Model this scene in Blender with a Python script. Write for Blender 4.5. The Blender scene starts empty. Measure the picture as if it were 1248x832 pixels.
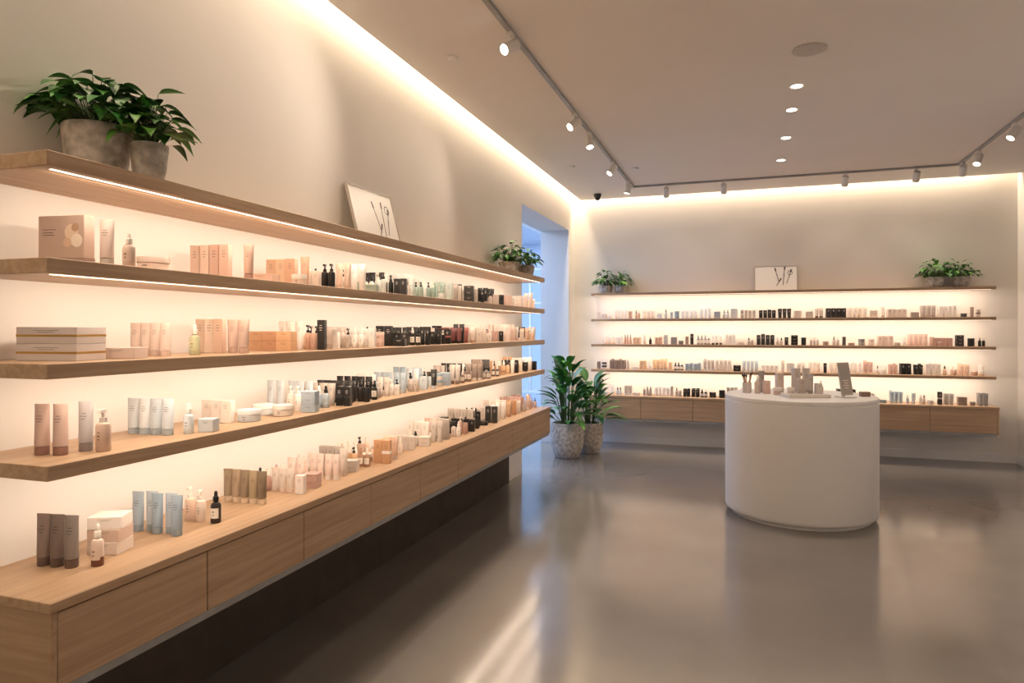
import bpy, bmesh, math, random
from mathutils import Vector, Matrix, Euler
R=random.Random(7)
pi=math.pi
# ------------------------------------------------------------------ helpers
def lin(h):
    h=h.lstrip('#'); o=[]
    for i in (0,2,4):
        c=int(h[i:i+2],16)/255
        o.append(c/12.92 if c<=.04045 else ((c+.055)/1.055)**2.4)
    return tuple(o)
def mat(name,rough=.5,metal=0,col=(.8,.8,.8),spec=.5):
    m=bpy.data.materials.new(name); m.use_nodes=True
    p=m.node_tree.nodes['Principled BSDF']
    p.inputs['Base Color'].default_value=(*col,1); p.inputs['Roughness'].default_value=rough
    p.inputs['Metallic'].default_value=metal
    p.inputs['Specular IOR Level'].default_value=spec
    return m,m.node_tree,p
def noise_col(nt,p,c1,c2,scale=5,detail=6,vec=None,stretch=None,bump=0,bdist=.002,lo=.35,hi=.65):
    tc=nt.nodes.new('ShaderNodeTexCoord'); mp=nt.nodes.new('ShaderNodeMapping')
    nt.links.new(tc.outputs['Object'],mp.inputs[0])
    if stretch: mp.inputs['Scale'].default_value=stretch
    n=nt.nodes.new('ShaderNodeTexNoise'); n.inputs['Scale'].default_value=scale; n.inputs['Detail'].default_value=detail
    nt.links.new(mp.outputs[0],n.inputs['Vector'])
    r=nt.nodes.new('ShaderNodeValToRGB'); r.color_ramp.elements[0].position=lo; r.color_ramp.elements[1].position=hi
    r.color_ramp.elements[0].color=(*c1,1); r.color_ramp.elements[1].color=(*c2,1)
    nt.links.new(n.outputs[0],r.inputs[0]); nt.links.new(r.outputs[0],p.inputs['Base Color'])
    if bump:
        b=nt.nodes.new('ShaderNodeBump'); b.inputs['Strength'].default_value=bump; b.inputs['Distance'].default_value=bdist
        nt.links.new(n.outputs[0],b.inputs['Height']); nt.links.new(b.outputs[0],p.inputs['Normal'])
    return n,mp
def plain(name,c1,c2,rough=.6,scale=3,**k):
    m,nt,p=mat(name,rough); noise_col(nt,p,c1,c2,scale,**k); return m
def emis(name,col,s):
    m=bpy.data.materials.new(name); m.use_nodes=True; nt=m.node_tree; nt.nodes.clear()
    e=nt.nodes.new('ShaderNodeEmission'); o=nt.nodes.new('ShaderNodeOutputMaterial')
    e.inputs[0].default_value=(*col,1); e.inputs[1].default_value=s; nt.links.new(e.outputs[0],o.inputs[0]); return m

M_wall=plain('wall_paint',(.78,.75,.715),(.80,.77,.735),.75,scale=1.5)
M_ceil=plain('ceiling_paint',(.83,.785,.75),(.85,.805,.77),.8,scale=1.2)
M_white=plain('white_lacquer',(.80,.785,.77),(.82,.805,.79),.45,scale=2)
M_metalw=plain('white_metal',(.75,.73,.7),(.8,.78,.75),.35,scale=8)
M_speaker=plain('speaker_grille',(.50,.47,.44),(.56,.53,.50),.6,scale=60)
M_grey=plain('grey_metal',(.30,.30,.30),(.36,.36,.36),.4,scale=8)
M_black=plain('black_plastic',(.012,.012,.012),(.02,.02,.02),.3,scale=8)
M_soil=plain('soil',(.02,.013,.008),(.06,.04,.025),.95,scale=60,bump=.6)
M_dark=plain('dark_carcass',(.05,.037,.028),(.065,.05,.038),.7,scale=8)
def wood(name,axis,c1,c2,rough=.45):
    m,nt,p=mat(name,rough)
    st=[14,14,14]; st[axis]=.55
    n,mp=noise_col(nt,p,c1,c2,scale=3.2,detail=6,stretch=st,bump=.05,bdist=.001,lo=.3,hi=.7)
    n.inputs['Distortion'].default_value=.6
    return m
OAK1,OAK2=(.41,.265,.155),(.54,.37,.235)
M_woodY=wood('oak_grain_y',1,OAK1,OAK2); M_woodX=wood('oak_grain_x',0,OAK1,OAK2)
# concrete floor
M_floor,nt,p=mat('polished_concrete',.13,spec=1.0)
p.inputs['IOR'].default_value=1.6
n,mp=noise_col(nt,p,(.165,.150,.136),(.25,.230,.210),scale=.9,detail=4,lo=.15,hi=.85)
n2=nt.nodes.new('ShaderNodeTexNoise'); n2.inputs['Scale'].default_value=1.6; n2.inputs['Detail'].default_value=2
nt.links.new(mp.outputs[0],n2.inputs['Vector'])
mr=nt.nodes.new('ShaderNodeMapRange'); mr.inputs['To Min'].default_value=.10; mr.inputs['To Max'].default_value=.20
nt.links.new(n2.outputs[0],mr.inputs[0]); nt.links.new(mr.outputs[0],p.inputs['Roughness'])
# stone pot
M_pot,nt,p=mat('stone_pot',.9)
noise_col(nt,p,(.36,.325,.285),(.66,.61,.55),scale=26,detail=10,bump=.6,bdist=.003)
# product finish uses colour attribute (alpha = metallic)
def attr_mat(name,rough,trans=0):
    m,nt,p=mat(name,rough)
    a=nt.nodes.new('ShaderNodeAttribute'); a.attribute_name='Col'
    nt.links.new(a.outputs['Color'],p.inputs['Base Color']); nt.links.new(a.outputs['Alpha'],p.inputs['Metallic'])
    return m,nt,p
M_prod,_,_=attr_mat('packaging_finish',.36)
M_leaf,nt,p=mat('leaf_green',.42)
a=nt.nodes.new('ShaderNodeAttribute'); a.attribute_name='Col'; nt.links.new(a.outputs['Color'],p.inputs['Base Color'])
WARM=(1,.80,.62)
M_warm=emis('warm_led',(1,.84,.64),3)
M_spot=emis('spot_lens',(1,.88,.72),14)

class B:
    def __init__(s): s.v=[];s.f=[];s.c=[];s.M=Matrix()
    def pt(s,p): s.v.append(tuple(s.M@Vector(p))); return len(s.v)-1
    def face(s,ix,col): s.f.append(ix); s.c.append(col if len(col)==4 else (*col,0))
    def loft(s,rings,col,cap0=True,cap1=True):
        idx=[[s.pt(p) for p in r] for r in rings]; n=len(rings[0])
        for a,b in zip(idx,idx[1:]):
            for i in range(n):
                s.face((a[i],a[(i+1)%n],b[(i+1)%n],b[i]),col)
        if cap0: s.face(tuple(reversed(idx[0])),col)
        if cap1: s.face(tuple(idx[-1]),col)
    def lathe(s,prof,col,seg=20,cap0=True,cap1=True,c=(0,0)):
        s.loft([[(c[0]+r*math.cos(2*pi*i/seg),c[1]+r*math.sin(2*pi*i/seg),z) for i in range(seg)] for r,z in prof],col,cap0,cap1)
    def box(s,lo,hi,col=(0,0,0),ch=0):
        x0,y0,z0=lo;x1,y1,z1=hi
        if ch==0:
            s.loft([[(x0,y0,z),(x1,y0,z),(x1,y1,z),(x0,y1,z)] for z in (z0,z1)],col); return
        def rg(e,z):
            X0,Y0,X1,Y1=x0+e,y0+e,x1-e,y1-e
            return [(X0+ch,Y0,z),(X1-ch,Y0,z),(X1,Y0+ch,z),(X1,Y1-ch,z),(X1-ch,Y1,z),(X0+ch,Y1,z),(X0,Y1-ch,z),(X0,Y0+ch,z)]
        s.loft([rg(ch,z0),rg(0,z0+ch),rg(0,z1-ch),rg(ch,z1)],col)
    def quad(s,pts,col): s.face(tuple(s.pt(p) for p in pts),col)
    def build(s,name,material,parent=None,loc=None,rotz=0,angle=35,recalc=True):
        me=bpy.data.meshes.new(name); me.from_pydata(s.v,[],s.f)
        at=me.color_attributes.new('Col','FLOAT_COLOR','CORNER')
        buf=[]
        for pl,c in zip(me.polygons,s.c): buf+=list(c)*pl.loop_total
        at.data.foreach_set('color',buf)
        me.materials.append(material)
        if recalc:
            bm=bmesh.new(); bm.from_mesh(me); bmesh.ops.recalc_face_normals(bm,faces=bm.faces); bm.to_mesh(me); bm.free()
        me.polygons.foreach_set('use_smooth',[True]*len(me.polygons))
        me.set_sharp_from_angle(angle=math.radians(angle))
        o=bpy.data.objects.new(name,me); bpy.context.collection.objects.link(o)
        if loc: o.location=loc
        o.rotation_euler[2]=rotz
        if parent: o.parent=parent
        return o
def empty(name,loc=(0,0,0),rot=(0,0,0)):
    o=bpy.data.objects.new(name,None); o.empty_display_size=.1
    bpy.context.collection.objects.link(o); o.location=loc; o.rotation_euler=rot; return o
def boxo(name,lo,hi,material,parent=None,ch=0):
    b=B(); b.box(lo,hi,(.5,.5,.5),ch); return b.build(name,material,parent)
def area(name,loc,rot,sx,sy,power,col=WARM):
    l=bpy.data.lights.new(name,'AREA'); l.shape='RECTANGLE'; l.size=sx; l.size_y=sy; l.energy=power; l.color=col
    o=bpy.data.objects.new(name,l); bpy.context.collection.objects.link(o); o.location=loc; o.rotation_euler=rot; return o

# ------------------------------------------------------------------ shell
WX=-2.29; BY=9.4; RX=3.0; FY=-2.5; CH=3.35; TH=3.62
boxo('floor',(-5.7,FY-.1,-.1),(RX+.15,12.7,0),M_floor)
b=B(); b.box((WX-.4,FY,0),(WX,7.02,TH)); b.box((WX-.4,9.09,0),(WX,12.5,TH)); b.box((WX-.4,7.02,2.92),(WX,9.09,TH)); b.build('wall_left',M_wall)
boxo('wall_back',(WX,BY,0),(RX+.15,BY+.15,TH),M_wall)
boxo('wall_right',(RX,FY,0),(RX+.15,BY,TH),M_wall)
boxo('wall_front',(WX-.4,FY-.15,0),(RX+.15,FY,TH),M_wall)
b=B(); b.box((WX+.13,FY,CH),(RX,BY-.13,CH+.05)); b.box((WX-.4,FY-.15,TH),(RX+.15,BY+.15,TH+.08)); b.build('ceiling',M_ceil)
boxo('baseboard_back',(WX,BY-.015,0),(RX,BY,.10),M_white)
boxo('baseboard_right',(RX-.015,FY,0),(RX,BY-.016,.10),M_white)
boxo('baseboard_left',(WX,FY,0),(WX+.015,1.40,.10),M_white)
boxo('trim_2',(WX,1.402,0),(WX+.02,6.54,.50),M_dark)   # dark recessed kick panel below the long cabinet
# adjoining room, seen through the opening
M_ax=plain('annex_paint',(.62,.68,.78),(.66,.72,.82),.7)
b=B(); b.box((-5.7,6,0),(-5.55,12.5,3.2)); b.box((-5.7,5.85,0),(WX-.4,6,3.2))
b.build('wall_annex_side',M_ax)
b=B(); b.box((-5.7,12.5,0),(-4.9,12.65,3.2)); b.box((-2.95,12.5,0),(WX,12.65,3.2)); b.box((-4.9,12.5,2.75),(-2.95,12.65,3.2)); b.box((-4.9,12.5,0),(-2.95,12.65,.35))
b.build('wall_annex_back',M_ax)
boxo('ceiling_annex',(-5.7,5.85,3.2),(WX-.401,12.65,3.3),M_ax)
w=empty('window_1',(-3.925,12.56,.35))
for nm,lo,hi in (('frame_left',(-.975,-.03,0),(-.925,.03,2.4)),('frame_right',(.925,-.03,0),(.975,.03,2.4)),('frame_top',(-.925,-.03,2.35),(.925,.03,2.4)),('frame_bottom',(-.925,-.03,0),(.925,.03,.05)),('mullion',(-.02,-.03,.05),(.02,.03,2.35)),('transom',(-.925,-.02,1.7),(.925,.02,1.74))):
    boxo(nm,lo,hi,M_metalw,w)
W=bpy.data.worlds.new('dusk'); bpy.context.scene.world=W; W.use_nodes=True
W.node_tree.nodes['Background'].inputs[0].default_value=(.36,.57,.95,1); W.node_tree.nodes['Background'].inputs[1].default_value=1.4
area('annex_fill_light',(-4.0,9.3,3.17),(0,0,0),1.4,4.5,250,(.46,.65,1))  # added blue fill lamp, stands in for daylight in the annex
b=B(); b.box((-3.3,7.2,3.185),(-3.22,12,3.2)); b.build('trim_1',M_metalw)

# ------------------------------------------------------------------ shelves
LY0,LY1=1.42,6.56
LSH=[2.07,1.76,1.452,1.157]; LX=-1.90
def ledstrip(parent,lo,hi): boxo('led_strip',lo,hi,M_warm,parent)
for i,z in enumerate(LSH):
    e=empty('display_shelf',(0,0,0))
    boxo('board',(WX,LY0,z-.045),(LX,LY1,z),M_woodY,e,.002)
    ledstrip(e,(LX-.045,LY0+.04,z-.047),(LX-.033,LY1-.05,z-.0449))
    area('shelf_light',(LX-.055,(LY0+LY1)/2,z-.053),(0,math.radians(32),0),.02,LY1-LY0-.1,19)
def cabinet(e,u0,u1,n,front,back,ztop,zbot,axis,M):
    def bx(nm,ua,ub,da,db,za,zb,m,ch=0):
        if axis==1: boxo(nm,(da,ua,za),(db,ub,zb),m,e,ch)
        else: boxo(nm,(ua,db,za),(ub,da,zb),m,e,ch)
    s=1 if axis==1 else -1
    ME=M_woodX if axis==1 else M_woodY
    bx('countertop',u0-.004,u1+.004,back,front,ztop-.03,ztop,M,.002)
    bx('carcass',u0+.018,u1-.018,back,front-s*.03,zbot+.01,ztop-.03,M_dark)
    bx('side_panel',u0,u0+.018,back,front-s*.004,zbot,ztop-.03,ME)
    bx('side_panel',u1-.018,u1,back,front-s*.004,zbot,ztop-.03,ME)
    bx('base_rail',u0+.018,u1-.018,back,front-s*.012,zbot-.018,zbot+.01,M_grey)
    w=(u1-u0-.036)/n
    for i in range(n):
        bx('drawer_front_%d'%(i+1),u0+.018+i*w+.002,u0+.018+(i+1)*w-.002,front-s*.03,front-s*.004,zbot+.012,ztop-.034,M,.0015)
e=empty('floating_cabinet'); cabinet(e,1.39,6.56,9,-1.84,WX,.782,.52,1,M_woodY)
BX0,BX1=-1.98,2.70
BSH=[2.05,1.70,1.36,1.02]; BF=9.10
for z in BSH:
    e=empty('display_shelf')
    boxo('board',(BX0,BF,z-.035),(BX1,BY,z),M_woodX,e,.002)
    ledstrip(e,(BX0+.04,BF+.033,z-.037),(BX1-.04,BF+.045,z-.0349))
    area('shelf_light',((BX0+BX1)/2,BF+.055,z-.043),(math.radians(32),0,0),BX1-BX0-.1,.02,17)
e=empty('floating_cabinet'); cabinet(e,BX0,BX1,7,9.0,BY,.68,.37,0,M_woodX)
# coves
area('cove_light',(WX+.06,(FY+BY)/2,3.60),(0,0,0),.06,BY-FY-.3,120,(1,.80,.57))
area('cove_light',((WX+RX)/2,BY-.06,3.60),(0,0,0),RX-WX-.3,.06,60,(1,.80,.57))

# ------------------------------------------------------------------ round counter
b=B(); b.lathe([(.55,0),(.55,.035)],(1,1,1),96); 
b.lathe([(.555,.03),(.585,.033),(.598,.045),(.602,.065),(.602,.955),(.596,.96),(.596,.966),(.602,.971),(.602,.994),(.596,1.0)],(1,1,1),96)
RC=(.435,6.27)
b.build('round_display_counter',M_white,loc=(RC[0],RC[1],0),angle=40)

# ------------------------------------------------------------------ products
def H(h,k=.20):
    c=lin(h); m=max(c); return tuple((x+(m-x)*k)*.95 for x in c)
DK=lin('4a4038'); GOLD=(*lin('c9a060'),1); SIL=(*lin('c0c0c0'),1); WH=lin('ece4da'); BK=lin('141414')
def lines(b,y0,y1,z0,z1,w,dark,n=3):
    for k in range(n):
        t=(k+.5)/n; z=z0+(z1-z0)*t; y=y0+(y1-y0)*t-.0008; hh=(z1-z0)/n*.14; ww=w*(.42 if k%2 else .28)
        b.quad([(-ww,y,z-hh),(ww,y,z-hh),(ww,y,z+hh),(-ww,y,z+hh)],dark)
def tube(b,h=.15,w=.05,col=WH,cap=None,seg=16,lab=True,dark=None):
    cap=cap or col; r=w*.40; hc=h*.17
    b.lathe([(r*.96,0),(r,.002),(r,hc-.001),(r*.95,hc)],cap,seg)
    rings=[]
    for t in (0,.12,.35,.6,.82,.95):
        rx=r+(w/2-r)*t; ry=r*(1-t**1.4)*.98+.0022
        rings.append([(rx*math.cos(2*pi*i/seg),ry*math.sin(2*pi*i/seg),hc+.001+(h-hc)*t) for i in range(seg)])
    rx=w/2
    rings.append([(rx*math.cos(2*pi*i/seg),.0016*math.sin(2*pi*i/seg),h) for i in range(seg)])
    b.loft(rings,col)
    if lab:
        f=lambda t:-(r*(1-t**1.4)*.98+.0022)
        lines(b,f(.55),f(.75),hc+(h-hc)*.55,hc+(h-hc)*.75,w*.5,dark or tuple(c*.45 for c in col[:3]),3)
def carton(b,h=.12,w=.05,d=.04,col=WH,band=None,lab=True,dark=None):
    b.box((-w/2,-d/2,0),(w/2,d/2,h),col,.0012)
    if band: b.box((-w/2-.0004,-d/2-.0004,h*.42),(w/2+.0004,d/2+.0004,h*.55),band)
    if lab: lines(b,-d/2,-d/2,h*.62,h*.85,w*.5,dark or tuple(c*.45 for c in col[:3]),3 if h>.06 else 2)
def jar(b,h=.05,w=.08,col=WH,lid=None,seg=20,lab=True):
    r=w/2; lid=lid or col
    b.lathe([(r*.9,0),(r*.97,.003),(r*.97,h*.56),(r*.93,h*.58)],col,seg)
    b.lathe([(r*.9,h*.58),(r,h*.6),(r,h-.004),(r*.96,h)],lid,seg)
    if lab: lines(b,-r*.98,-r*.98,h*.15,h*.48,r*.4,DK,2)
def dropper(b,h=.11,w=.036,col=WH,cap=BK,liquid=None,seg=14,lab=True):
    r=w/2
    if liquid:
        b.lathe([(r*.9,0),(r,.003),(r,h*.22)],liquid,seg); b.lathe([(r,h*.22),(r,h*.55),(r*.8,h*.62),(r*.42,h*.65),(r*.42,h*.7)],col,seg)
    else: b.lathe([(r*.9,0),(r,.003),(r,h*.55),(r*.8,h*.62),(r*.42,h*.65),(r*.42,h*.7)],col,seg)
    b.lathe([(r*.55,h*.68),(r*.55,h*.82),(r*.5,h*.83)],cap,seg)
    b.lathe([(r*.34,h*.83),(r*.34,h*.95),(r*.2,h)],cap,seg)
    if lab:
        prev=None; lc=WH if sum(col[:3])<1 else tuple(min(1,c*1.1) for c in col[:3])
        for x in range(9):
            a=x*.25-1.0; cur=[b.pt((r*1.02*math.sin(a),-r*1.02*math.cos(a),z)) for z in (h*.16,h*.48)]
            if prev: b.face((prev[0],cur[0],cur[1],prev[1]),lc)
            prev=cur
        lines(b,-r*1.03,-r*1.03,h*.22,h*.42,r*.5,DK,2)
def pump(b,h=.13,w=.042,col=WH,cap=WH,seg=14,lab=True):
    r=w/2
    b.lathe([(r*.92,0),(r,.003),(r,h*.6),(r*.85,h*.66),(r*.45,h*.69)],col,seg)
    b.lathe([(r*.5,h*.69),(r*.5,h*.8)],cap,seg); b.lathe([(r*.2,h*.8),(r*.2,h*.92)],cap,8)
    b.box((-r*.3,-r*.9,h*.92),(r*.3,r*.35,h),cap)
    if lab: lines(b,-r*1.01,-r*1.01,h*.25,h*.5,r*.45,DK,3)
def setM(b,x,y,z,rot): b.M=Matrix.Translation((x,y,z))@Matrix.Rotation(rot,4,'Z')

def put(fn,name,x,y,z,rot,**k):
    b=B(); fn(b,**k); return b.build(name,M_prod,loc=(x,y,z),rotz=rot)
FACE=math.radians(14)   # rows run across the shelf depth, fronts turned towards the entrance
XM=-2.08
S2,S3,S4,S5=LSH[1],LSH[2],LSH[3],.782
zz=.0003
def L(fn,name,y,z,x=XM,rot=None,**k): put(fn,name,x,y,z+zz,FACE if rot is None else rot,**k)
# shelf A (second from top)
def giftbox(b):
    c=H('c9a894'); b.box((-.088,-.022,0),(.088,.022,.165),c,.0015)
    for q,(x,z,r,cc) in enumerate(((.040,.110,.026,H('e8c9a8')),(.060,.082,.022,H('f2e2cc')),(.025,.076,.016,H('dcb48c')),(.055,.125,.014,H('b98a62')))):
        n=20; b.face(tuple(b.pt((x+r*math.cos(2*pi*i/n),-.0224-q*.0003,z+r*math.sin(2*pi*i/n))) for i in range(n)),cc)
    for k,zc in enumerate((.118,.108,.100)):
        ww=(.05,.04,.045)[k]; b.quad([(-.07,-.0228,zc),(-.07+ww,-.0228,zc),(-.07+ww,-.0228,zc+.002),(-.07,-.0228,zc+.002)],DK)
    b.box((-.0885,-.0225,.0),(.0885,.0225,.026),H('a88470'))
L(lambda b:giftbox(b),'skincare_gift_box',1.655,S2,x=-2.125,rot=math.radians(8))
L(tube,'cosmetic_tube',1.70,S2,x=-2.00,h=.155,w=.052,col=H('dcc4b8'),cap=H('cfc6c0'))
L(dropper,'serum_bottle',1.745,S2,x=-1.955,h=.115,w=.04,col=H('e0c2ae'),cap=WH)
L(jar,'cream_jar',1.934,S2,x=-2.05,h=.055,w=.11,col=H('ead2c2'),lid=H('d9c4b6'))
for i,c in enumerate(('d8b49c','e0bfa8','d0a48c','d8ac94')):
    L(carton,'skincare_carton',2.31+.004*i,S2,x=-2.21+i*.047,h=.148,w=.040,d=.036,col=H(c))
L(tube,'cosmetic_tube',2.35,S2,x=-1.975,h=.148,w=.045,col=H('d3a68c'),cap=H('b88870'))
L(carton,'skincare_carton',2.58,S2,x=-2.08,h=.045,w=.11,d=.08,col=H('d9b094'))
for i,c in enumerate(('d8a880','e2b890','d49c74')): L(carton,'skincare_carton',2.79,S2,x=-2.20+i*.055,h=.135,w=.05,d=.04,col=H(c))
L(tube,'cosmetic_tube',2.80,S2,x=-2.02,h=.145,w=.045,col=H('d2a07c'))
L(jar,'cream_jar',2.70,S2,x=-1.98,h=.05,w=.07,col=H('e2c4ae'),lid=WH)
# shelf B
for k in (0,1):
    L(carton,'skincare_carton',1.62,S3+k*.054,x=-2.10,rot=math.radians(12),h=.0535,w=.21,d=.13,col=H('cbbcb4') if k else H('d6c9c2'),band=GOLD)
L(carton,'skincare_carton',1.79,S3,x=-2.03,rot=math.radians(20),h=.038,w=.12,d=.09,col=H('d8c0b4'))
for i in range(4): L(tube,'cosmetic_tube',1.995,S3,x=-2.20+i*.048,h=.125,w=.046,col=H('e2c9ba'),cap=H('d8baa8'))
L(dropper,'serum_bottle',2.10,S3,x=-2.02,h=.12,w=.038,col=H('c8cc9c'),cap=WH)
for i,c in enumerate(('d9b89c','e3c6ae','d4ac90')): L(carton,'skincare_carton',2.34,S3,x=-2.21+i*.047,h=.145,w=.042,d=.035,col=H(c))
for i in range(2): L(tube,'cosmetic_tube',2.35,S3,x=-2.055+i*.055,h=.142,w=.05,col=H('cba894'))
for i,c in enumerate(('d49a60','c98c58','dba468')):
    for k in (0,1): L(carton,'skincare_carton',2.69,S3+k*.046,x=-2.20+i*.078,h=.0455,w=.072,d=.07,col=H(c))
# shelf C
for y,x,c in ((1.554,-2.10,'d2ab98'),(1.569,-2.04,'d4b09e'),(1.648,-2.03,'b9b4b4')): L(tube,'cosmetic_tube',y,S4,x=x,h=.160,w=.052,col=H(c),cap=H('a07060') if c!='b9b4b4' else H('9a9494'))
L(pump,'pump_bottle',1.665,S4,x=-1.975,h=.135,w=.046,col=H('d2b09a'),cap=H('e8dcd2'))
for i,c in enumerate(('ccd6dc','dde4e8','bccad4','c2cdd6')): L(tube,'cosmetic_tube',1.985+i*.004,S4,x=-2.20+i*.051,h=.135,w=.050,col=H(c),cap=H('a8b8c4'))
L(dropper,'serum_bottle',2.05,S4,x=-2.0,h=.115,w=.036,col=H('ccd8e0'),cap=WH)
L(carton,'skincare_carton',2.12,S4,x=-1.97,h=.05,w=.06,d=.05,col=H('ccd6dc'))
for i in range(3): L(carton,'skincare_carton',2.347,S4,x=-2.18+i*.05,h=.095,w=.044,d=.04,col=H('e9ddd2'))
L(jar,'cream_jar',2.42,S4,x=-2.03,h=.05,w=.10,col=H('c8d0d6'),lid=H('e0e2e4'))
L(jar,'cream_jar',2.62,S4,x=-2.12,h=.05,w=.10,col=H('d8dde0'),lid=H('e9e9e8'))
L(jar,'cream_jar',2.62,S4,x=-2.01,h=.05,w=.09,col=H('e2d4c8'),lid=H('e9e2da'))
# cabinet top
for y,x,c in ((1.612,-2.17,'8c7468'),(1.620,-2.12,'7a665c'),(1.626,-2.065,'8a7c74')): L(tube,'cosmetic_tube',y,S5,x=x,h=.168,w=.05,col=H(c),cap=H('6c544a'))
L(dropper,'serum_bottle',1.665,S5,x=-2.00,h=.135,w=.038,col=H('e8cdbb'),cap=WH,liquid=H('7a3c1c'))
for k in (0,1,2): L(carton,'skincare_carton',1.79,S5+k*.043,x=-2.09,rot=math.radians(14+6*k),h=.0425,w=.11,d=.09,col=H(('e9d8cc','d8b8a4','efe4da')[k]))
for i in range(5): L(tube,'cosmetic_tube',2.005+(i%2)*.02,S5,x=-2.20+i*.047,h=.15,w=.048,col=H(('9fb4c6','b2c4d2','8fa8bc','a4b8c8','93aabf')[i]),cap=H('8fa4b4'))
L(pump,'pump_bottle',2.18,S5,x=-2.12,h=.135,w=.04,col=H('e6c4ac'),cap=WH)
L(pump,'pump_bottle',2.185,S5,x=-2.07,h=.125,w=.038,col=H('ecd4c2'),cap=WH)
L(dropper,'serum_bottle',2.19,S5,x=-2.0,h=.125,w=.04,col=H('2a1e18'),cap=BK)
for i in range(5): L(tube,'cosmetic_tube',2.485,S5,x=-2.20+i*.046,h=.145,w=.045,col=H(('9c8464','a48a6c','8c7456','a08860','7a6448')[i]),cap=H('d8c0a0'))

PAL=dict(
 peach=['d4a080','e0b696','d8b090','e8c4aa','ecdccc','e4d4c6','efe4da'], pink=['e0bcac','ead0c2','d4b4a4','e4ccc0','f0e6de','c09484','ece0d8'],
 white=['eee4da','dccdc0','f2ebe3','d0c4ba','b8aaa0'], blue=['a8bac8','ccd8e0','90a8ba','b8c6ce','e0e6ea'],
 green=['a8c2b4','c2d0c8','94b0a2','d0dcd6','e4e8e4'], black=['1a1918','262220','121212','33302e','1c1a18','cabaac'],
 amber=['c88c50','d8a468','b07c4c','dcb07c','e4d4c0','e8dcd0'], taupe=['8c7464','a08a7a','76604f','d0c0b4'], mix=['d4a88c','e4d6c8','b8c4cc','2a2624','e4dcd4','efe6dc'],
 red=['7c2c26','1c1816','1a1918','a8503c'], dusk=['9c9896','7e7c7c','bcb8b4','a88c7c','ded8d2','5c5856'])
def pick(zones,u):
    for ue,pn in zones:
        if u<ue: return pn
    return 'mix'
def item(b,kind,x,y,z,rot,w,h,c,cap,seg,dark,rr):
    setM(b,x,y,z,rot)
    if kind=='tube': tube(b,h=h,w=w*.95,col=c,cap=cap,seg=seg,dark=dark)
    elif kind=='carton': carton(b,h=h,w=w*.92,d=.035,col=c,dark=dark,band=cap if rr.random()<.2 else None)
    elif kind=='drop': dropper(b,h=h,w=w,col=c,cap=rr.choice([BK,WH,c]),seg=seg)
    elif kind=='pump': pump(b,h=h,w=w,col=c,cap=rr.choice([BK,WH]),seg=seg)
    elif kind=='jar':
        for q in range(rr.randint(1,2)): setM(b,x,y,z+q*h,rot); jar(b,h=h,w=w*.95,col=c,lid=cap,seg=14)
    else:
        for q in range(rr.randint(1,3)): setM(b,x,y,z+q*h,rot); carton(b,h=h*.99,w=w*.92,d=.06,col=c,dark=dark)
def dims(kind,rr,hmax):
    if kind=='tube': return rr.uniform(.040,.048),rr.uniform(.11,hmax)
    if kind=='carton': return rr.uniform(.036,.052),rr.uniform(.08,hmax)
    if kind in('drop','pump'): return rr.uniform(.03,.038),rr.uniform(.09,.125)
    if kind=='jar': return rr.uniform(.06,.08),rr.uniform(.038,.05)
    return rr.uniform(.07,.10),rr.uniform(.03,.045)
KD=['tube','tube','carton','carton','drop','jar','pump','low']
def colour(zones,u,rr):
    pn=pick(zones,u)
    if pn!='black' and rr.random()<.06: pn='black'
    elif pn!='black' and rr.random()<.18: pn='white'
    return H(rr.choice(PAL[pn]))
def fill_rows(b,u0,u1,z,zones,rr,hmax,seg=12):
    """long wall: rows of identical packs run across the shelf depth"""
    u=u0; last=None
    while u<u1-.06:
        x=-2.225; step=.05
        while x<-1.99:
            c=colour(zones,u,rr); cap=colour(zones,u,rr) if rr.random()<.4 else c
            kind=rr.choice(KD)
            if kind==last: kind=rr.choice(KD)
            last=kind; w,h=dims(kind,rr,hmax); n={'tube':rr.randint(2,5),'carton':rr.randint(2,5),'drop':2,'pump':2,'jar':1,'low':1}[kind]
            dark=H('d8ccc0') if sum(c)<.2 else None
            for i in range(n):
                if x+w>-1.925: x=9; break
                item(b,kind,x+w/2,u+rr.uniform(0,.012),z+zz,FACE,w,h,c,cap,seg,dark,rr); x+=w+.004
            step=max(step,.05 if kind in('tube','carton','drop','pump') else .085)
            x+=rr.uniform(.0,.02)
        u+=step+rr.uniform(.03,.09)
def fill_line(b,posy,u0,u1,z,zones,rr,hmax,seg=8):
    u=u0; last=None
    while u<u1-.05:
        c=colour(zones,u,rr); cap=colour(zones,u,rr) if rr.random()<.4 else c
        kind=rr.choice(KD)
        if kind==last: kind=rr.choice(KD)
        last=kind; w,h=dims(kind,rr,hmax); n=1 if kind in('jar','low') else rr.randint(1,4)
        dark=H('d8ccc0') if sum(c)<.2 else None
        for i in range(n):
            uc=u+w/2
            if uc+w/2>u1: break
            item(b,kind,uc,posy-rr.uniform(0,.02),z+zz,rr.uniform(-.1,.1),w,h,c,cap,seg,dark,rr)
            if kind in('tube','carton') and n>1: item(b,kind,uc,posy+.075,z+zz,0,w,h*rr.choice([1,1,1.1]),c,cap,seg,dark,rr)
            u+=w+.006
        u+=rr.uniform(.008,.035)
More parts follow.
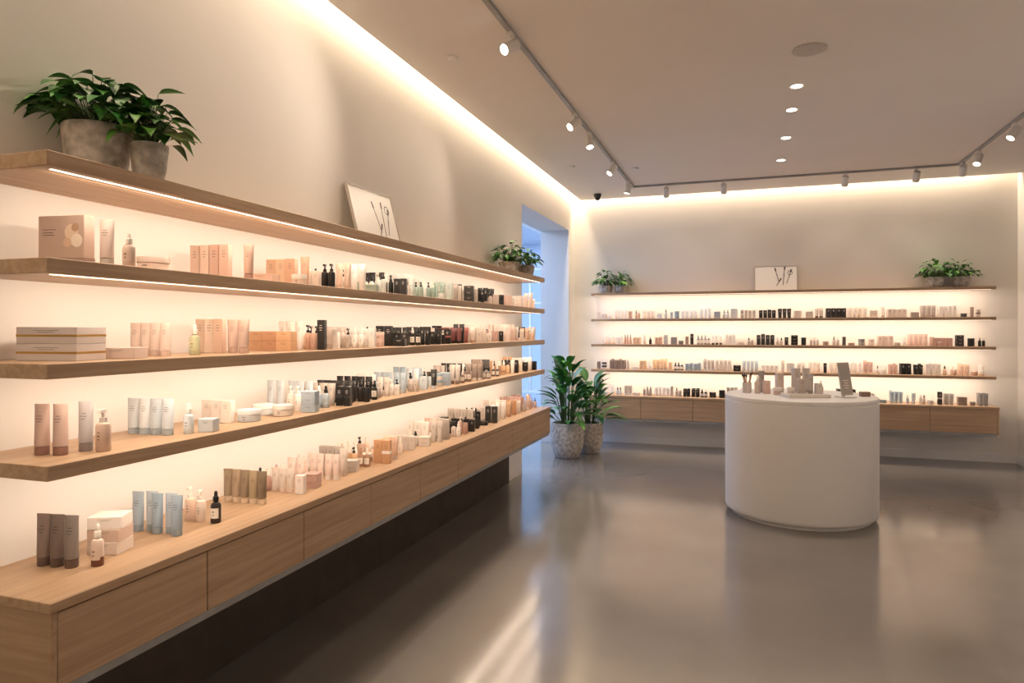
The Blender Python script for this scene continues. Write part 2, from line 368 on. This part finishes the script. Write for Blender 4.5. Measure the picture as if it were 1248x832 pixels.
for z,u0,zones,sd in ((S2,2.95,[(3.1,'peach'),(3.3,'white'),(3.65,'green'),(3.75,'black'),(4.5,'green'),(4.75,'white'),(5.6,'black'),(7,'pink')],3),
                (S3,2.86,[(3.1,'peach'),(3.45,'white'),(3.62,'pink'),(3.72,'black'),(3.8,'pink'),(4.35,'black'),(4.75,'red'),(5.2,'peach'),(6.1,'pink'),(7,'peach')],5),
                (S4,2.78,[(3.05,'blue'),(3.4,'black'),(3.7,'white'),(4.5,'blue'),(5.1,'taupe'),(5.5,'dusk'),(6.2,'amber'),(6.4,'peach'),(7,'black')],9),
                (S5,2.70,[(3.0,'pink'),(3.25,'white'),(3.6,'amber'),(4.0,'peach'),(4.4,'white'),(4.7,'pink'),(5.3,'black'),(5.6,'white'),(5.9,'amber'),(7,'pink')],12)):
    b=B(); fill_rows(b,u0,LY1-.03,z,zones,random.Random(sd),.15)
    b.build('skincare_products',M_prod)
for z,zones,sd in ((BSH[1],[(-1.2,'peach'),(-.7,'blue'),(-.1,'blue'),(.1,'white'),(.45,'black'),(.8,'peach'),(1.1,'black'),(1.6,'peach'),(2.1,'white'),(2.7,'dusk')],21),
                (BSH[2],[(-1.1,'peach'),(-.5,'dusk'),(.1,'blue'),(.5,'black'),(.9,'black'),(1.4,'dusk'),(2.1,'pink'),(2.7,'black')],22),
                (BSH[3],[(-1.5,'taupe'),(-.8,'amber'),(.1,'blue'),(.6,'white'),(1.2,'peach'),(1.7,'pink'),(1.95,'black'),(2.7,'peach')],23),
                (.68,[(-1.5,'blue'),(-.8,'white'),(-.3,'black'),(.6,'white'),(1.5,'black'),(2.1,'blue'),(2.7,'dusk')],24)):
    b=B(); fill_line(b,9.22 if z>.7 else 9.16,BX0+.06,BX1-.06,z,zones,random.Random(sd),.15)
    b.build('skincare_products',M_prod)
# items on the round counter
cz=1.0005
def C(fn,name,x,y,rot=.35,z=cz,**k): put(fn,name,RC[0]+x,RC[1]+y,z,rot,**k)
def brushpot(b):
    b.lathe([(.036,0),(.038,.004),(.038,.09),(.034,.09),(.034,.02)],H('d8c8bc'),20)
    rr=random.Random(2)
    for i in range(7):
        a=rr.uniform(0,6.28); t=Vector((math.cos(a)*.022,math.sin(a)*.022,.085)); o=Vector((math.cos(a)*.008,math.sin(a)*.008,.02)); 
        d=(t-o).normalized(); q=d.to_track_quat('Z','Y').to_matrix().to_4x4()
        M0=b.M; b.M=M0@Matrix.Translation(o)@q; h=rr.uniform(.13,.17)
        b.lathe([(.003,0),(.0045,h*.7),(.004,h*.75)],H('c08c6c'),8); b.lathe([(.0045,h*.75),(.005,h*.85)],GOLD,8); b.lathe([(.005,h*.85),(.009,h*.93),(.004,h)],H('4a2e22'),8); b.M=M0
C(brushpot,'makeup_brush_holder',-.42,.06)
C(pump,'pump_bottle',-.335,.02,h=.15,w=.05,col=H('d9c4b6'),cap=H('e9dfd6'))
C(carton,'skincare_carton',-.26,.02,h=.11,w=.05,d=.05,col=H('e0b8a4'))
C(jar,'cream_jar',-.17,-.06,h=.06,w=.08,col=H('d8b8a6'),lid=H('e8dcd2'))
def riser(b): b.box((-.17,-.09,0),(.17,.09,.03),H('d8cdc2'),.003)
C(riser,'display_riser',.03,-.22)
cr=cz+.0302
C(jar,'cream_jar',-.08,-.24,z=cr,h=.05,w=.06,col=H('e6d6ca'),lid=H('e8dcd2'))
C(carton,'skincare_carton',0,-.20,z=cr,h=.12,w=.06,d=.045,col=H('c4b4a8'))
C(tube,'cosmetic_tube',.07,-.21,z=cr,h=.16,w=.05,col=H('b8aea8'),cap=H('9c948e'))
C(carton,'skincare_carton',.13,-.20,z=cr,h=.085,w=.05,d=.04,col=H('d9cfc6'))
C(carton,'skincare_carton',-.02,.10,h=.22,w=.06,d=.05,col=H('cbbcb0'))
C(tube,'cosmetic_tube',.06,.10,h=.22,w=.065,col=H('c8bcb4'),cap=H('a89c94'))
C(carton,'skincare_carton',-.15,.16,h=.17,w=.06,d=.05,col=H('dfc6b6'))
C(dropper,'serum_bottle',.17,.02,h=.12,w=.04,col=H('dcc8ba'),cap=WH)
C(tube,'cosmetic_tube',-.30,.14,h=.19,w=.055,col=H('b0a49c'))
C(carton,'skincare_carton',.50,.0,h=.04,w=.07,d=.05,col=H('8a6a50'))
# tablet / tester stand
e=empty('tablet_stand',(RC[0]+.34,RC[1]-.14,cz),(0,0,.55))
b=B(); b.box((-.06,-.06,0),(.06,.06,.008),H('c8c4c0'),.002); b.box((-.012,.02,.008),(.012,.028,.12),H('b8b4b0')); b.build('base',M_prod,e)
b=B(); b.M=Matrix.Translation((0,-.02,.02))@Matrix.Rotation(-.22,4,'X'); b.box((-.055,-.004,0),(.055,.004,.27),H('b4aca4'),.002); b.quad([(-.048,-.0045,.01),(.048,-.0045,.01),(.048,-.0045,.26),(-.048,-.0045,.26)],H('a89c92'))
lines(b,-.0046,-.0046,.05,.13,.06,WH,4); b.build('panel',M_prod,e)

# ------------------------------------------------------------------ leaning prints
def print_board(name,loc,rotz,w,h,tilt):
    e=empty(name,loc,(0,0,rotz))
    b=B(); b.M=Matrix.Rotation(-tilt,4,'X')
    b.box((-w/2,0,0),(w/2,.012,h),lin('f4f1ee'),.001)
    b.build('board',M_prod,e)
    b=B(); b.M=Matrix.Rotation(-tilt,4,'X'); f=.006
    for lo,hi in (((-w/2-f,-.004,0),(-w/2,.014,h)),((w/2,-.004,0),(w/2+f,.014,h)),((-w/2-f,-.004,h),(w/2+f,.014,h+f))): b.box(lo,hi,H('b8aea4'))
    b.build('frame',M_prod,e)
    b=B(); b.M=Matrix.Rotation(-tilt,4,'X')
    def bar(x,z,l,wd,ang,c=BK):
        ca,sa=math.cos(ang),math.sin(ang); pts=[]
        for a,bb in ((-wd/2,0),(wd/2,0),(wd/2,l),(-wd/2,l)): pts.append((x+a*ca+bb*sa,-.0016,z-a*sa+bb*ca))
        b.quad(pts,c)
    for (x,z,l,an) in ((.04,.10,.16,-.25),(.085,.07,.20,.1),(.13,.09,.15,.3),(.01,.06,.07,.5)):
        bar(x,z,l,.007,an,H('2a2624')); bar(x+l*math.sin(an),z+l*math.cos(an),.045,.018,an,H('6a5a50')); bar(x+l*.6*math.sin(an),z+l*.6*math.cos(an),.03,.012,an,H('9c948c'))
    n=18; r1,r2=.030,.024
    for i in range(n):
        a0,a1=2*pi*i/n,2*pi*(i+1)/n
        b.quad([(.17+r1*math.cos(a0),-.0016,h*.72+r1*math.sin(a0)),(.17+r1*math.cos(a1),-.0016,h*.72+r1*math.sin(a1)),(.17+r2*math.cos(a1),-.0016,h*.72+r2*math.sin(a1)),(.17+r2*math.cos(a0),-.0016,h*.72+r2*math.sin(a0))],BK)
    b.build('print_artwork',M_prod,e)
print_board('leaning_print',(-2.165,3.80,2.0745),math.radians(90),.52,.37,.26)
print_board('leaning_print',(.37,9.30,2.0545),0,.50,.32,.22)

# ------------------------------------------------------------------ plants
G=['2a5a20','3a7030','4c8a3a','265020','62983e','357030']
def leaf(b,base,d,L,w,droop,col,clamp,seg=7,pw=.75,fold=.25):
    d=d.normalized(); side=d.cross(Vector((0,0,1)))
    if side.length<.05: side=Vector((1,0,0))
    side.normalize(); up=side.cross(d).normalized()
    P=[]
    for i in range(seg+1):
        t=i/seg; c=base+d*L*t*(1-.15*droop*t)+Vector((0,0,-1))*droop*L*t*t
        ww=w*.5*max(0.02,math.sin(pi*min(.999,(t**pw))))
        if i==seg: ww=.0004
        row=[c-side*ww+up*ww*fold,c-side*ww*.5+up*ww*fold*.35,c,c+side*ww*.5+up*ww*fold*.35,c+side*ww+up*ww*fold]
        P.append([b.pt(clamp(q)) for q in row])
    c2=tuple(x*1.35 for x in col)
    for a,e in zip(P,P[1:]):
        for k in range(4): b.face((a[k],a[k+1],e[k+1],e[k]),col if k in(0,3) else c2)
def stem(b,p0,p1,r,col,clamp):
    mid=(p0+p1)/2+Vector((0,0,(p1-p0).length*.12)); prev=None
    for i in range(5):
        t=i/4; c=clamp(p0*(1-t)**2+mid*2*t*(1-t)+p1*t*t); rr=r*(1-.4*t)
        cur=[b.pt(c+Vector((rr*math.cos(a),rr*math.sin(a),0))) for a in (0,2.09,4.19)]
        if prev:
            for k in range(3): b.face((prev[k],prev[(k+1)%3],cur[(k+1)%3],cur[k]),col)
        prev=cur
def pot(e,r,h,seg=40,bell=False,rough=0):
    b=B()
    if bell: prof=[(r*.62,0),(r*.72,.01),(r*.93,h*.35),(r,h*.62),(r*.95,h*.88),(r*.90,h*.97),(r*.88,h),(r*.78,h),(r*.78,h*.9)]
    else: prof=[(r*.70,0),(r*.78,.006),(r*.92,h*.35),(r*.99,h*.7),(r*1.0,h*.80),(r*1.03,h*.82),(r*1.04,h*.97),(r*1.01,h),(r*.90,h),(r*.87,h*.88)]
    b.lathe(prof,(1,1,1),seg,True,False); b.build('pot',M_pot,e,angle=50)
    b=B(); b.lathe([(r*.8,h*.80),(r*.86,h*.885),(r*.3,h*.92)],(1,1,1),24); b.build('soil',M_soil,e)
def pothos(loc,r,h,n,spread,height,ll,seed,wallclamp):
    e=empty('potted_pothos',loc); pot(e,r,h); rr=random.Random(seed); L0=Vector(loc)
    def cl(q):
        w=q+L0; w=wallclamp(w); w.z=max(w.z,L0.z+.004); return w-L0
    b=B()
    for i in range(n):
        a=rr.uniform(0,2*pi); k=math.sqrt(rr.random()); el=rr.random()
        p0=Vector((math.cos(a)*r*.3*k,math.sin(a)*r*.3*k,h*.9))
        p1=Vector((math.cos(a)*spread*k,math.sin(a)*spread*k,h+.005+height*(1-.7*k*k)*(.12+.88*el)))
        stem(b,p0,p1,.0022,H('4a6a30'),cl)
        d=Vector((math.cos(a+rr.uniform(-.9,.9))*(.4+k),math.sin(a+rr.uniform(-.9,.9))*(.4+k),rr.uniform(-.35,.75)*(1.15-k)))
        l=ll*rr.uniform(.7,1.15)
        leaf(b,p1,d,l,l*.62,rr.uniform(.15,.75),lin(rr.choice(G)),cl,pw=.62,fold=.22)
    b.build('foliage',M_leaf,e,recalc=False,angle=80)
def cl_left(w): w.x=max(w.x,WX+.006); return w
def cl_back(w): w.y=min(w.y,BY-.006); return w
pothos((-2.145,1.785,LSH[0]+.0005),.106,.185,150,.16,.19,.095,1,cl_left)
pothos((-1.985,1.855,LSH[0]+.0005),.060,.130,75,.10,.19,.085,2,cl_left)
pothos((-2.11,6.08,LSH[0]+.0005),.095,.12,90,.15,.20,.085,3,cl_left)
pothos((-2.03,6.36,LSH[0]+.0005),.08,.11,70,.12,.18,.08,4,cl_left)
pothos((-1.80,9.22,BSH[0]+.0005),.09,.10,80,.15,.22,.08,5,cl_back)
pothos((-1.60,9.24,BSH[0]+.0005),.085,.10,70,.13,.20,.08,6,cl_back)
pothos((2.12,9.22,BSH[0]+.0005),.10,.12,90,.18,.23,.085,7,cl_back)
pothos((2.38,9.24,BSH[0]+.0005),.10,.12,85,.17,.22,.085,8,cl_back)
def floorplant(loc,r,h,n,seed,hh,sp):
    e=empty('potted_peace_lily',loc); pot(e,r,h,bell=True); rr=random.Random(seed); b=B()
    L0=Vector(loc)
    def cl(q):
        w=q+L0
        w.z=max(w.z,.01)
        if w.y<7.06 or w.y>9.05: w.x=max(w.x,WX+.01)
        return w-L0
    for i in range(n):
        a=rr.uniform(0,2*pi); t=(i+.5)/n; z=h+.02+hh*t*.72; k=(1-t)*.5+.25
        p0=Vector((math.cos(a)*r*.25,math.sin(a)*r*.25,h*.88)); p1=Vector((math.cos(a)*sp*k*.55,math.sin(a)*sp*k*.55,z))
        stem(b,p0,p1,.006,H('3c5c2a'),cl)
        d=Vector((math.cos(a),math.sin(a),.35+1.3*t+rr.uniform(-.2,.3)))
        l=rr.uniform(.26,.38); leaf(b,p1,d,l,l*.34,rr.uniform(.2,.65),lin(rr.choice(G)),cl,seg=9,pw=.75,fold=.3)
    b.build('foliage',M_leaf,e,recalc=False,angle=80)
floorplant((-2.06,8.10,0),.21,.42,76,11,.96,.46)
floorplant((-1.86,8.48,0),.17,.38,50,12,.70,.50)

# ------------------------------------------------------------------ ceiling fittings
def spotlamp(name,loc,target,power,size=70,blend=.8,parent=None):
    l=bpy.data.lights.new(name,'SPOT'); l.energy=power; l.color=(1,.81,.64); l.spot_size=math.radians(size); l.spot_blend=blend; l.shadow_soft_size=.03
    o=bpy.data.objects.new(name,l); bpy.context.collection.objects.link(o); o.location=loc
    o.rotation_euler=(Vector(target)-Vector(loc)).to_track_quat('-Z','Y').to_euler(); return o
TZ=CH
e=empty('ceiling_track')
boxo('rail_left',(-1.345,-1.8,TZ-.022),(-1.315,8.565,TZ+.0005),M_grey,e)
boxo('rail_back',(-1.314,8.535,TZ-.022),(2.174,8.565,TZ+.0005),M_grey,e)
boxo('rail_right',(2.175,-1.8,TZ-.022),(2.205,8.565,TZ+.0005),M_grey,e)
def head(x,y,tgt,power,size=70):
    o=Vector((x,y,TZ-.022)); e=empty('track_spotlight',o)
    b=B(); b.box((-.016,-.03,-.025),(.016,.03,0),(1,1,1),.002); b.lathe([(.006,-.06),(.006,-.02)],(1,1,1),10)
    d=(Vector(tgt)-o).normalized(); c=Vector((0,0,-.085))
    q=(-d).to_track_quat('Z','Y').to_matrix().to_4x4(); b.M=Matrix.Translation(c)@q
    b.lathe([(.030,-.055),(.034,-.057),(.036,-.05),(.036,.05),(.032,.056)],(1,1,1),20); b.build('lamp_body',M_metalw,e)
    b=B(); b.M=Matrix.Translation(c)@q; b.lathe([(.029,-.0575),(.029,-.054)],(1,1,1),20); b.build('lens',M_spot,e)
    spotlamp('spot_beam',tuple(o+c+d*.07),tgt,power,size)
head(-1.33,3.856,(-2.29,2.3,2.3),55,85)
head(-1.33,5.47,(-2.29,4.4,2.3),26)
head(-1.33,6.03,(-.6,5.0,0),30)
head(-1.33,7.155,(-2.2,6.4,1.9),15)
head(-1.33,8.17,(-1.9,8.2,.6),30)
for x in (-.92,-.243,1.074,1.787): head(x,8.55,(x,9.4,2.2),6)
head(2.19,8.4,(2.3,9.4,2.0),6); head(2.19,7.9,(1.0,6.6,0),30); head(2.19,6.94,(.45,6.39,.9),30)
for y in (5.0,3.4,1.8,.2,-1.4): head(2.19,y,(3.0,y,1.7),125,95)  # unseen heads added as fill, bouncing light off the right wall
head(-1.33,1.9,(-1.4,2.6,.2),30); head(-1.33,.6,(.2,4.8,.7),110,60); head(-1.33,-1.2,(-1.2,-2.5,1.6),100,95)  # unseen left-rail heads added as fill, one washing the front wall
for y in (5.44,6.01,6.87,7.76,3.6,2.0,.4,-1.2):  # the nearer ones are unseen, added to the row as room fill
    e=empty('recessed_downlight',(.36,y,CH))
    b=B(); b.lathe([(.052,-.004),(.052,.001),(.040,.001),(.038,-.002)],(1,1,1),28,False,False); b.build('trim_ring',M_metalw,e)
    b=B(); b.lathe([(.039,-.002),(.039,.001)],(1,1,1),24); b.build('lens',M_spot,e)
    spotlamp('downlight_beam',(.36,y,CH-.02),(.36,y,0),90 if y<5 else 42,64,1)
b=B(); b.lathe([(.105,0),(.105,-.006),(.095,-.010)],(1,1,1),40); b.build('ceiling_speaker',M_speaker,loc=(.39,4.75,CH))
for x,y in ((-1.83,4.13),(-1.80,7.3),(-1.15,7.6)):
    b=B(); b.lathe([(.035,0),(.035,-.008),(.025,-.016),(.010,-.018)],(1,1,1),28); b.build('smoke_detector',M_metalw,loc=(x,y,CH))
b=B(); b.lathe([(.05,0),(.05,-.03),(.045,-.04)],(1,1,1),28); b.lathe([(.042,-.04),(.036,-.065),(.02,-.082),(.004,-.086)],(0,0,0),28)
b.build('security_dome_camera',M_black,loc=(-1.85,8.9,CH))

# ------------------------------------------------------------------ camera
cam=bpy.data.cameras.new('camera'); co=bpy.data.objects.new('camera',cam); bpy.context.collection.objects.link(co)
co.location=(0,0,1.55); co.rotation_euler=(pi/2,0,math.radians(18.9)); cam.sensor_width=36; cam.lens=830/1248*36; cam.shift_y=-14/1248
cam.clip_start=.05
bpy.context.scene.camera=co
vs=bpy.context.scene.view_settings
vs.view_transform='Standard'
vs.look='None'
vs.exposure=-.25
